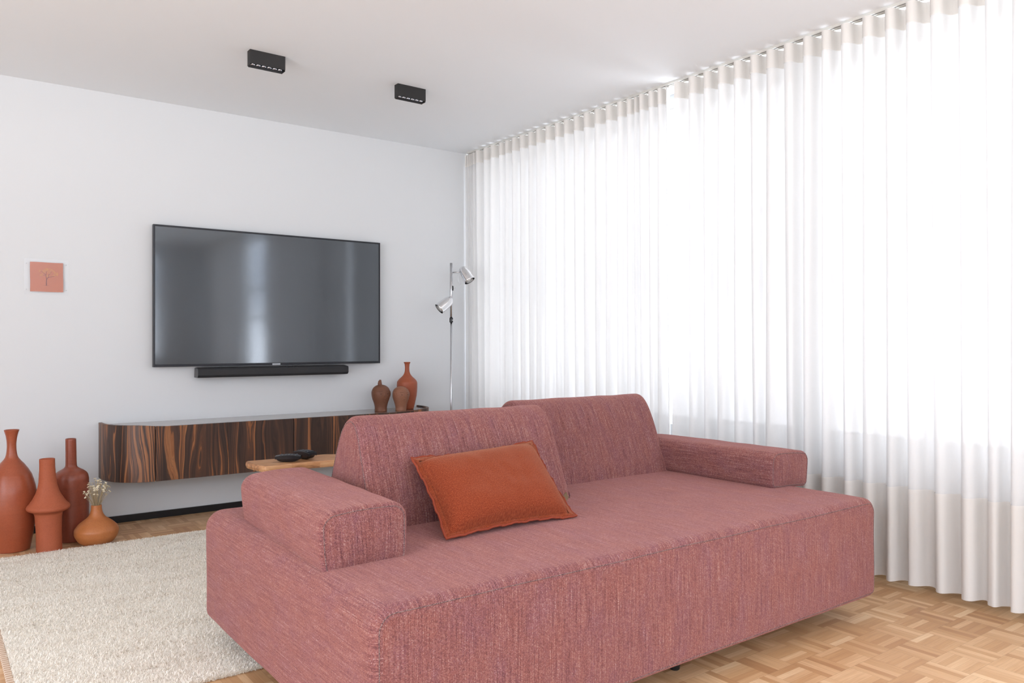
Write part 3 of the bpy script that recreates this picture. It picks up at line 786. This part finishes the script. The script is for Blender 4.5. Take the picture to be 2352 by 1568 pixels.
for pts, w in (([(1060,1050),(1058,960),(1066,870)], [.0024,.0019,.0017]), ([(1066,870),(1045,780),(1050,700),(1065,630)], [.0015,.001,.0009,.0006]), ([(1066,870),(1110,805),(1115,740),(1170,690),(1190,630)], [.0015,.0011,.001,.0008,.0005]),
               ([(1110,812),(1200,790),(1290,765),(1320,740)], [.0011,.001,.0008,.0005]), ([(1045,740),(980,690),(930,640),(880,625)], [.001,.0008,.0006,.0005]), ([(1040,760),(980,755),(910,750)], [.0008,.0006,.0004]), ([(960,1055),(1060,1052),(1160,1055)], [.0003,.0006,.0003])):
    p = spline([P2(*q_) for q_ in pts], 4); ww = np.interp(np.linspace(0, 1, len(p)), np.linspace(0, 1, len(w)), w)
    mb.add(*strip(p, list(ww), -.0143))
mb.build('tree_drawing', plain('brown ink', (.16, .055, .055), .7), card, label='dark brown drawn trunk and branches')
mb = MB(); rr = random.Random(4)
for cx_, cy_, r_, k_ in ((865,620,38,10), (1000,600,60,14), (1060,580,60,14), (980,650,60,12), (1150,600,70,16), (1130,670,45,10), (1240,620,60,12), (1320,690,75,22), (1270,750,40,8), (900,740,40,9), (950,765,35,6), (1075,770,30,7), (1350,720,50,12)):
    for _ in range(k_):
        a = rr.uniform(0, 2*PI); q_ = rr.random() ** .5 * r_; x, z = P2(cx_ + q_*math.cos(a), cy_ + q_*math.sin(a)*.8); s_ = rr.uniform(.0008, .002)
        mb.add([(x + s_*math.cos(2*PI*i/6), -.0145 - rr.random()*.0001, z + s_*math.sin(2*PI*i/6)) for i in range(6)], [tuple(range(5, -1, -1))])
mb.build('blossom_drawing', plain('yellow paint', (.56, .29, .07), .7), card, label='yellow painted blossom')
for x in (-.100, .100):
    for z in (.030, .178):
        MB().tube([(x, 0, z), (x, -.0195, z)], .0012, 10).build('pin', M_GREY, pc, smooth=False)

# ------------------------------------------------------------------ ceiling spots
def spot(x, y, label):
    r = thing('ceiling_spotlight', label, 'ceiling light', (x, y, H), group='black box spotlights on the ceiling')
    L_, w, h = .186, .042, .082
    mb = MB(); mb.box((-L_/2, -w/2, -h + .011), (L_/2, -w/2 + .003, 0)).box((-L_/2, w/2 - .003, -h + .004), (L_/2, w/2, 0)).box((-L_/2, -w/2 + .003, -h + .004), (-L_/2 + .003, w/2 - .003, 0)).box((L_/2 - .003, -w/2 + .003, -h + .004), (L_/2, w/2 - .003, 0))
    mb.box((-L_/2 + .003, -w/2 + .003, -.05), (L_/2 - .003, w/2 - .003, -.001))
    mb.build('housing', M_SPOT, r)
    n = 6; cw = (L_ - .012) / n
    lv = MB()
    for k in range(n + 1): lv.box((-L_/2 + .005 + k*cw, -w/2 + .004, -h + .012), (-L_/2 + .007 + k*cw, w/2 - .004, -.05))
    lv.box((-L_/2 + .003, w/2 - .006, -h), (L_/2 - .003, w/2 - .003, -.05))
    lv.build('louvre', M_SPOT, r)
    for k in range(n):
        o = MB().lathe([(.013, 0), (.0125, .006), (.009, .018), (.004, .024)], 16).build('reflector', M_GREYG, r, smooth=True, label='small shiny reflector cup')
        o.location = (-L_/2 + .006 + (k + .5) * cw, .002, -h + .009)
    return r
M_SPOT = plain('black powder coat', (.014, .013, .013), .55, .25, 900)
M_GREYG = plain('silver reflector', (.62, .64, .70), .25, Metallic=1.0)
spot(-2.046, -1.212, 'black box spotlight on the ceiling, left of the two, louvre cells showing')
spot(-1.178, -1.190, 'black box spotlight on the ceiling, right of the two, nearer the curtains')

# ------------------------------------------------------------------ vases
def vase(name, label, cat, mat, loc, sc, prof, lean=(0, 0), inner=.6, seed=0, group=None, hollow=True):
    """prof from bottom to top: (r_px, h_px) divided by sc"""
    p = spline([(r / sc, h / sc) for r, h in prof], 5)
    p = [(max(.001, r), z) for r, z in p]
    p = [(p[0][0] * .93, 0.0)] + [(r, max(z, .003)) for r, z in p]
    rt, zt = p[-1]
    p += [(rt - .002, zt + .002), (rt - .005, zt + .001), (rt * .75, zt - .01), (rt * .55, zt - .06)]
    def wob(a, z): return .012 * mnoise.noise(Vector((math.cos(a) * 1.5 + seed, math.sin(a) * 1.5, z * 9))) + .004 * math.sin(z * 210 + a)
    o = MB().lathe(p, 56, (0, 0, 0), None, wob, lean).build(name, mat, None, smooth=True)
    o.location = loc; tag(o, label, cat, group); return o
vase('tall_vase', 'tallest terracotta bottle vase with a flared lip, cut by the left edge', 'vase', M_CLAY1, (-3.110, -.358, 0), 437,
     [(37,0),(40,16),(44.5,42),(48,67),(51,93),(51,118),(48.5,144),(42,169.5),(36,182),(27,196),(18,207),(12.5,216),(10,230),(9.6,246),(11.2,261),(13.6,271),(15.5,277)], seed=1)
vase('flared_collar_vase', 'matte terracotta vase with a wide skirt-like collar, at the rug edge', 'vase', M_CLAY2, (-2.9535, -.508, 0), 435,
     [(26,0),(26,25),(26,48),(27,74),(28,84),(30.5,90),(40,95),(43.8,99.5),(43,105),(37,112),(29,125),(23,138),(18.5,156),(17,176),(16,191),(15.8,211)], lean=(-.020, .01), seed=2)
vase('long_neck_vase', 'dark terracotta bottle vase with a straight narrow neck, nearest the wall', 'vase', M_CLAY3, (-2.822, -.315, 0), 416,
     [(31,0),(33.5,14),(35.5,40),(36,78),(36.3,116),(36.3,141),(33.5,153),(27,160),(17,166),(12.3,171),(11.4,182),(11.2,205),(11,234)], lean=(-.012, 0), seed=3)
v4 = vase('squat_vase', 'squat ochre clay gourd vase holding dried flowers', 'vase', M_CLAY4, (-2.728, -.485, 0), 423,
     [(25,0),(31,2.5),(38,9),(44.5,20),(46.3,30.6),(44,39),(36,48.5),(26,56.5),(19,62),(14.5,69),(11.8,78),(11,89)], seed=4)

# dried flowers: each stem a thing with its button head
rr = random.Random(11)
M_STEM = plain('dry stem', (.42, .32, .19), .8); M_HEADF = plain('dried petals', (.74, .66, .48), .8, .25, 200); M_HEADC = plain('dried flower centre', (.36, .25, .12), .9)
vc = Vector((-2.728, -.485, 0)); zr = 89 / 423
views = Vector((.801, -.5985, 0))
def dried(k):
    a = rr.uniform(0, 2*PI); q = rr.random() ** .55
    tx, ty = math.cos(a) * q, math.sin(a) * q
    hh = rr.uniform(.075, .125) + .03 * (1 - q) - .02 * q
    if k < 10: hh = rr.uniform(.045, .08)
    top = Vector((tx * .070, ty * .060, zr + hh)); bot = Vector((tx * .010, ty * .010, zr - .03))
    r = thing('dried_flower', 'dried cream everlasting flower on a thin stem in the squat ochre vase', 'flower', vc + bot, group='dried flowers in the squat vase')
    mid = (top + bot) / 2 + Vector((tx * -.008, ty * -.008, 0)); pts = spline([tuple(bot - bot), tuple(mid - bot), tuple(top - bot)], 4)
    MB().tube(pts, .0008, 4).build('stem', M_STEM, r, smooth=True)
    tl = Vector((tx + rr.uniform(-.6, .6), ty + rr.uniform(-.6, .6), 1.1)).normalized(); R_ = tl.to_track_quat('Z', 'Y').to_matrix().to_4x4()
    s = rr.uniform(.0050, .0074); c = top - bot
    vs = [c]; nn = 14
    for i in range(nn):
        aa = 2*PI*i/nn; rad = s * (1 if i % 2 else .86); vs.append(c + R_ @ Vector((rad*math.cos(aa), rad*math.sin(aa), .0012)))
    for i in range(nn):
        aa = 2*PI*i/nn; vs.append(c + R_ @ Vector((s*.5*math.cos(aa), s*.5*math.sin(aa), -.0016)))
    fs = [(0, 1+i, 1+(i+1) % nn) for i in range(nn)] + [(1+i, nn+1+i, nn+1+(i+1) % nn, 1+(i+1) % nn) for i in range(nn)] + [tuple(range(2*nn, nn, -1))]
    mesh('petals', vs, fs, M_HEADF, r, False)
    MB().ball(c + R_ @ Vector((0, 0, .0012)), (s*.36, s*.36, s*.2), 8, 5).build('centre', M_HEADC, r, smooth=True)
for k in range(84): dried(k)

CT = CZ1 - .012
vase('console_vase', 'terracotta bottle vase with a small flared lip behind the clay heads', 'vase', M_CLAY5, (-.618, -.150, CT), 321,
     [(15,0),(16,3.3),(18.5,13),(20.5,22.5),(22.5,32),(23.5,41.6),(24,51),(24,61),(22.8,66),(18.5,71.5),(12.5,77),(8.5,82),(6.2,87.5),(5.3,94),(5.4,105),(7,108.6),(8,111)], seed=6)

def clay_head(label, loc, sc, face, mat, knot, hpx, seed):
    r = thing('clay_head', label, 'sculpture', loc, face)
    k = hpx / 61.5 / sc
    prof = spline([(14*k, 0), (14*k, 10*k), (16.3*k, 20*k), (19.8*k, 30*k), (21.6*k, 40*k), (20.8*k, 47*k), (17.5*k, 54*k), (11.5*k, 59*k), (5*k, 61.2*k), (.2*k, 61.7*k)], 4)
    def R_at(z): return float(np.interp(z, [p[1] for p in prof], [p[0] for p in prof]))
    def bulge(a, z): return .02 * mnoise.noise(Vector((math.cos(a) * 2 + seed, math.sin(a) * 2, z * 30)))
    MB().lathe([(prof[0][0]*.95, 0)] + prof, 40, wob=bulge).build('head', mat, r, smooth=True)
    def S(ang, z, out=0.0):                 # face looks along -Y; ang to its left/right
        R_ = R_at(z * k) + out; a = -PI/2 + ang
        return Vector((R_ * math.cos(a), R_ * math.sin(a), z * k))
    for s in (-1, 1):
        MB().tube([S(s*(.14 + .09*j), 47.5 - .5*abs(j-1.5) + .25*j, .0002) for j in range(7)], [.001, .0024, .003, .003, .0027, .002, .001], 8).build('brow', mat, r, smooth=True)
        MB().tube([S(s*(.22 + .06*j), 43.2 + .9*math.sin(j/6*PI), .0004) for j in range(7)], [.0008, .0013, .0016, .0017, .0016, .0013, .0008], 8).build('upper_eyelid', mat, r, smooth=True)
        e = MB().ball(S(s*.40, 41.2, -.0006), (.0052*k*321, .003*k*321, .0026*k*321), 12, 8, Matrix.Rotation(s*.40, 4, 'Z')).build('eye', M_HOLE_SHADE, r, smooth=True, label='dark eye painted as a shaded hollow')
        MB().tube([S(s*(.26 + .06*j), 39.3 - .6*math.sin(j/5*PI), .0002) for j in range(6)], [.0006, .001, .0012, .0012, .001, .0006], 8).build('lower_eyelid', mat, r, smooth=True)
        MB().tube([S(s*(1.42 + .22*math.cos(a)), 40 + 7*math.sin(a), .001) for a in [2*PI*j/14 for j in range(3, 13)]], .0022, 8).build('ear', mat, r, smooth=True)
    nv_ = [S(0, 45, .0006), S(-.13, 34.5, .0005), S(.13, 34.5, .0005), S(0, 33.3, .0004), S(0, 36, .0135*k*321*.8), S(-.05, 44, .001), S(.05, 44, .001)]
    nb = MB().add(nv_, [(0, 5, 4), (0, 4, 6), (5, 1, 4), (6, 4, 2), (1, 3, 4), (3, 2, 4), (0, 6, 5)]); o = nb.build('nose', mat, r, smooth=False)
    s_ = o.modifiers.new('s', 'SUBSURF'); s_.levels = 1; s_.render_levels = 1
    for z, w in ((29.8, .24), (27.4, .2)):
        MB().tube([S(w * (j/3 - 1), z + .4 * abs(j/3 - 1) * (1 if z > 28 else -.5), .0003) for j in range(7)], [.0006, .0016, .0022, .0024, .0022, .0016, .0006], 8).build('lip', mat, r, smooth=True)
    MB().ball(S(0, 20.5, .0002), (.0035, .0032, .0035), 12, 8).build('chin', mat, r, smooth=True)
    hl = [S(a, 50.5 + (-8 if abs(a) > 1.0 else 0), .0002) for a in np.linspace(-1.25, 1.25, 17)]
    MB().tube(hl, .0011, 6).build('hairline', mat, r, smooth=True, label='raised line of the cropped hair')
    if knot:
        MB().tube([(-.007, 0, 58*k), (-.008, 0, 64*k), (-.007, 0, 69*k), (-.002, 0, 72.5*k)], [.017*.9, .0165*.9, .0135*.9, .006], 14).build('topknot', mat, r, smooth=True, label='stubby top knot')
    return r
fa = math.atan2(-.5985, -.801) - math.atan2(-1, 0)
clay_head('dark brown clay head with a stubby top knot, left on the console', (-.862, -.205, CT), 325, -.06, M_CLAY6, True, 62, 1)
clay_head('lighter brown clay head without a knot, in front of the bottle vase', (-.722, -.245, CT), 325, .02, M_CLAY7, False, 57, 5)

# ------------------------------------------------------------------ floor lamp
lx, ly = -.328, -.30
lamp = thing('floor_lamp', 'slim chrome floor lamp with two adjustable bullet shades beside the curtains', 'floor lamp', (lx, ly, 0))
MB().lathe([(.125, 0), (.128, .006), (.122, .014), (.02, .020), (.012, .03), (.012, .05)], 40).build('base', M_CHROME, lamp, smooth=True)
MB().tube([(0, 0, .03), (0, 0, 1.262)], .0078, 16).build('pole', M_CHROME2, lamp, smooth=True)
MB().tube([(0, 0, 1.262), (0, 0, 1.688)], .0100, 16).build('upper_pole', M_CHROME2, lamp, smooth=True)
cl = MB().lathe([(.0125, 1.245), (.0135, 1.248), (.0135, 1.276), (.0125, 1.279)], 18).build('clamp', M_BLACKG, lamp, smooth=True)
MB().tube([(0, -.013, 1.262), (0, -.019, 1.262)], .004, 10).build('screw', M_CHROME, cl, smooth=True)
R3 = Vector((.801, -.5985, 0)); F3 = Vector((.5985, .801, 0))
sw = MB().tube([tuple(R3 * .011 + Vector((0, 0, 1.483))), tuple(R3 * .011 + Vector((0, 0, 1.517)))], .0062, 12).build('switch', M_BLACKG, lamp, smooth=True)
MB().tube([tuple(R3 * .014 + Vector((0, 0, 1.50))), tuple(R3 * .034 + Vector((0, 0, 1.502)))], [.003, .0018], 8).build('toggle', M_CHROME, sw, smooth=True)
def shade(piv, d, armfrom):
    d = Vector(d).normalized(); Rm = d.to_track_quat('Z', 'Y').to_matrix().to_4x4()
    o_ = Vector(piv)
    prof = spline([(.004, -.040), (.016, -.037), (.030, -.022), (.038, .004), (.0415, .04), (.043, .088)], 5)
    prof = prof + [(.0418, .088)] + [(r - .0012, z) for r, z in prof[::-1] if z > -.03]
    vs = MB().lathe(prof, 36, o_, Rm)
    s = vs.build('lamp_shade', M_CHROME, lamp, smooth=True)
    MB().ball(o_ + d * .052, (.029, .029, .032), 20, 12, Rm).build('bulb', M_BULB, s, smooth=True)
    MB().tube([tuple(o_ + d * (-.005)), tuple(o_ + d * .028)], .014, 14).build('socket', M_WHITEP, s, smooth=True)
    MB().tube([armfrom, tuple(Vector(armfrom) * .35 + o_ * .65), tuple(o_)], .0055, 10).build('arm', M_CHROME2, lamp, smooth=True)
    return s
zc = 1.628
s1 = shade(R3 * .094 + Vector((0, 0, zc - .002)), R3 * .50 + Vector((0, 0, -.80)) - F3 * .22, (0, 0, zc - .012))
s2 = shade(R3 * -.022 - F3 * .036 + Vector((0, 0, 1.398)), R3 * -.72 + Vector((0, 0, -.62)) - F3 * .30, (0, 0, 1.40))
MB().tube(spline([tuple(R3 * .062 + Vector((0, 0, 1.615))), tuple(R3 * .052 + Vector((0, 0, 1.57))), tuple(R3 * .064 + Vector((0, 0, 1.537))), tuple(R3 * .074 + Vector((0, 0, 1.530)))], 5), .0013, 6).build('pull_wire', M_CHROME2, lamp, smooth=True)

# ------------------------------------------------------------------ side table and remotes
TZ = .500
tb = thing('side_table', 'small wooden side table behind the sofa with a thick rounded top', 'side table', (-1.99, -1.42, 0))
to2 = Vector((-1.99, -1.42, 0))
ol = spline([(-2.165, -1.300), (-1.98, -1.312), (-1.800, -1.305), (-1.735, -1.320), (-1.655, -1.41), (-1.650, -1.500), (-1.74, -1.535), (-1.95, -1.520), (-2.13, -1.530), (-2.172, -1.505), (-2.195, -1.36), (-2.185, -1.315)], 4, True)
A = sum(ol[i][0]*ol[(i+1) % len(ol)][1] - ol[(i+1) % len(ol)][0]*ol[i][1] for i in range(len(ol)))
if A < 0: ol = ol[::-1]
n = len(ol); vs = []; th = .034; cc = np.array([-1.93, -1.415])
for (s, z) in ((.94, TZ - th), (.985, TZ - th + .005), (1.0, TZ - th / 2), (.99, TZ - .004), (.965, TZ)):
    for p in ol: q_ = cc + (np.array(p) - cc) * s; vs.append(Vector((q_[0], q_[1], z)) - to2)
fs = [(j*n+i, j*n+(i+1) % n, (j+1)*n+(i+1) % n, (j+1)*n+i) for j in range(4) for i in range(n)] + [tuple(range(n-1, -1, -1)), tuple(range(4*n, 5*n))]
mesh('tabletop', vs, fs, M_ACACIA, tb, False)
for a in (0, 1, 2):
    an = a * 2 * PI / 3 + .6
    MB().tube([(.07*math.cos(an) + .015, .045*math.sin(an), TZ - th + .002), (.11*math.cos(an) + .015, .075*math.sin(an), .016)], [.017, .011], 14).build('leg', M_ACACIA, tb, smooth=True)

def remote(label, x, y, yaw, w, l, h, btn):
    r = thing('remote_control', label, 'remote control', (x, y, TZ), yaw, group=None)
    n = 9; vs = []; rows = []
    for j in range(n + 1):
        f = j / n; yy = -l/2 + l * f; e = min(1, math.sin(PI * min(max(f, .02), .98)) ** .35)
        hb = h * (.06 + .5 * (2*f - 1) ** 4); ht = h * (.82 + .18 * math.sin(PI * f))
        ww = w/2 * (.86 + .14 * e)
        ring = [(-ww*.6, yy, hb), (ww*.6, yy, hb), (ww*.93, yy, h*.45), (ww, yy, ht*.92), (ww*.93, yy, ht), (-ww*.93, yy, ht), (-ww, yy, ht*.92), (-ww*.93, yy, h*.45)]
        vs += ring
    m_ = 8; fs = [(j*m_+k, j*m_+(k+1) % m_, (j+1)*m_+(k+1) % m_, (j+1)*m_+k) for j in range(n) for k in range(m_)] + [tuple(range(m_-1, -1, -1)), tuple(n*m_+k for k in range(m_))]
    mesh('body', vs, fs, M_BLACKG, r, False)
    for bx_ in range(3):
        for by in range(btn):
            MB().box((-w*.34 + bx_*w*.25, -l*.36 + by*l*.72/btn, h*.93), (-w*.34 + bx_*w*.25 + w*.17, -l*.36 + by*l*.72/btn + l*.06, h*1.01)).build('button', M_RBTN, r)
    return r
M_RBTN = plain('rubber button', (.06, .065, .075), .5)
remote('black remote control with small buttons, on the left of the side table', -2.020, -1.450, 1.10, .054, .125, .037, 6)
remote('black remote control behind the other one, on the side table', -1.915, -1.405, .30, .056, .125, .044, 5)

# ------------------------------------------------------------------ rug
RX0, RX1, RY0, RY1 = -3.272, -.90, -2.655, -.575
rug = thing('rug', 'cream wool rug with flecks and a tan stitched edge on the parquet', 'rug', ((RX0 + RX1) / 2, (RY0 + RY1) / 2, 0))
ro = Vector(rug.location)
MB().box(tuple(Vector((RX0 + .022, RY0 + .006, .0005)) - ro), tuple(Vector((RX1, RY1 - .006, .011)) - ro)).build('backing', M_PILE, rug)
MB().box(tuple(Vector((RX0, RY0 + .01, .0005)) - ro), tuple(Vector((RX0 + .022, RY1 - .01, .010)) - ro)).build('binding', M_BIND, rug, bevel=.003, label='tan stitched binding tape')
rs = np.random.RandomState(5); NB = 260000
x = rs.uniform(RX0 + .021, -1.9, NB); y = rs.uniform(RY0, RY1, NB)
ne = 16000                                            # fringe-like tufts at the two long edges
x[:ne] = rs.uniform(RX0 + .021, -1.9, ne); y[:ne // 2] = RY0 + rs.uniform(-.004, .014, ne // 2); y[ne // 2:ne] = RY1 + rs.uniform(-.02, .006, ne - ne // 2)
a = rs.uniform(0, 2 * PI, NB); ln = rs.uniform(.006, .015, NB); tilt = rs.uniform(.7, 1.45, NB)
far = y > -1.6; wd = rs.uniform(.0006, .0013, NB)
dx, dy = np.cos(a) * np.sin(tilt) * ln, np.sin(a) * np.sin(tilt) * ln; dz = np.cos(tilt) * ln
px, py = -np.sin(a) * wd, np.cos(a) * wd
z0 = np.full(NB, .0105); z0[:ne] = rs.uniform(.001, .011, ne)
V = np.zeros((NB, 5, 3))
V[:, 0] = np.stack([x + px, y + py, z0], 1); V[:, 1] = np.stack([x - px, y - py, z0], 1)
V[:, 2] = np.stack([x - px * .9 + dx * .5, y - py * .9 + dy * .5, z0 + dz * .72], 1); V[:, 3] = np.stack([x + px * .9 + dx * .5, y + py * .9 + dy * .5, z0 + dz * .72], 1)
V[:, 4] = np.stack([x + dx, y + dy, z0 + dz], 1)
V -= np.array(ro)
me = bpy.data.meshes.new('pile'); me.vertices.add(NB * 5); me.vertices.foreach_set('co', V.reshape(-1))
idx = (np.arange(NB) * 5)[:, None] + np.array([0, 1, 2, 3, 3, 2, 4]); me.loops.add(NB * 7); me.loops.foreach_set('vertex_index', idx.reshape(-1).astype(np.int32))
me.polygons.add(NB * 2); st_ = np.stack([np.arange(NB) * 7, np.arange(NB) * 7 + 4], 1).reshape(-1); me.polygons.foreach_set('loop_start', st_.astype(np.int32))
try: me.polygons.foreach_set('loop_total', np.tile([4, 3], NB).astype(np.int32))
except Exception: pass
me.update(calc_edges=True); me.validate(); me.materials.append(M_PILE)
po = bpy.data.objects.new('pile', me); COL.objects.link(po); po.parent = rug; po['kind'] = 'stuff'
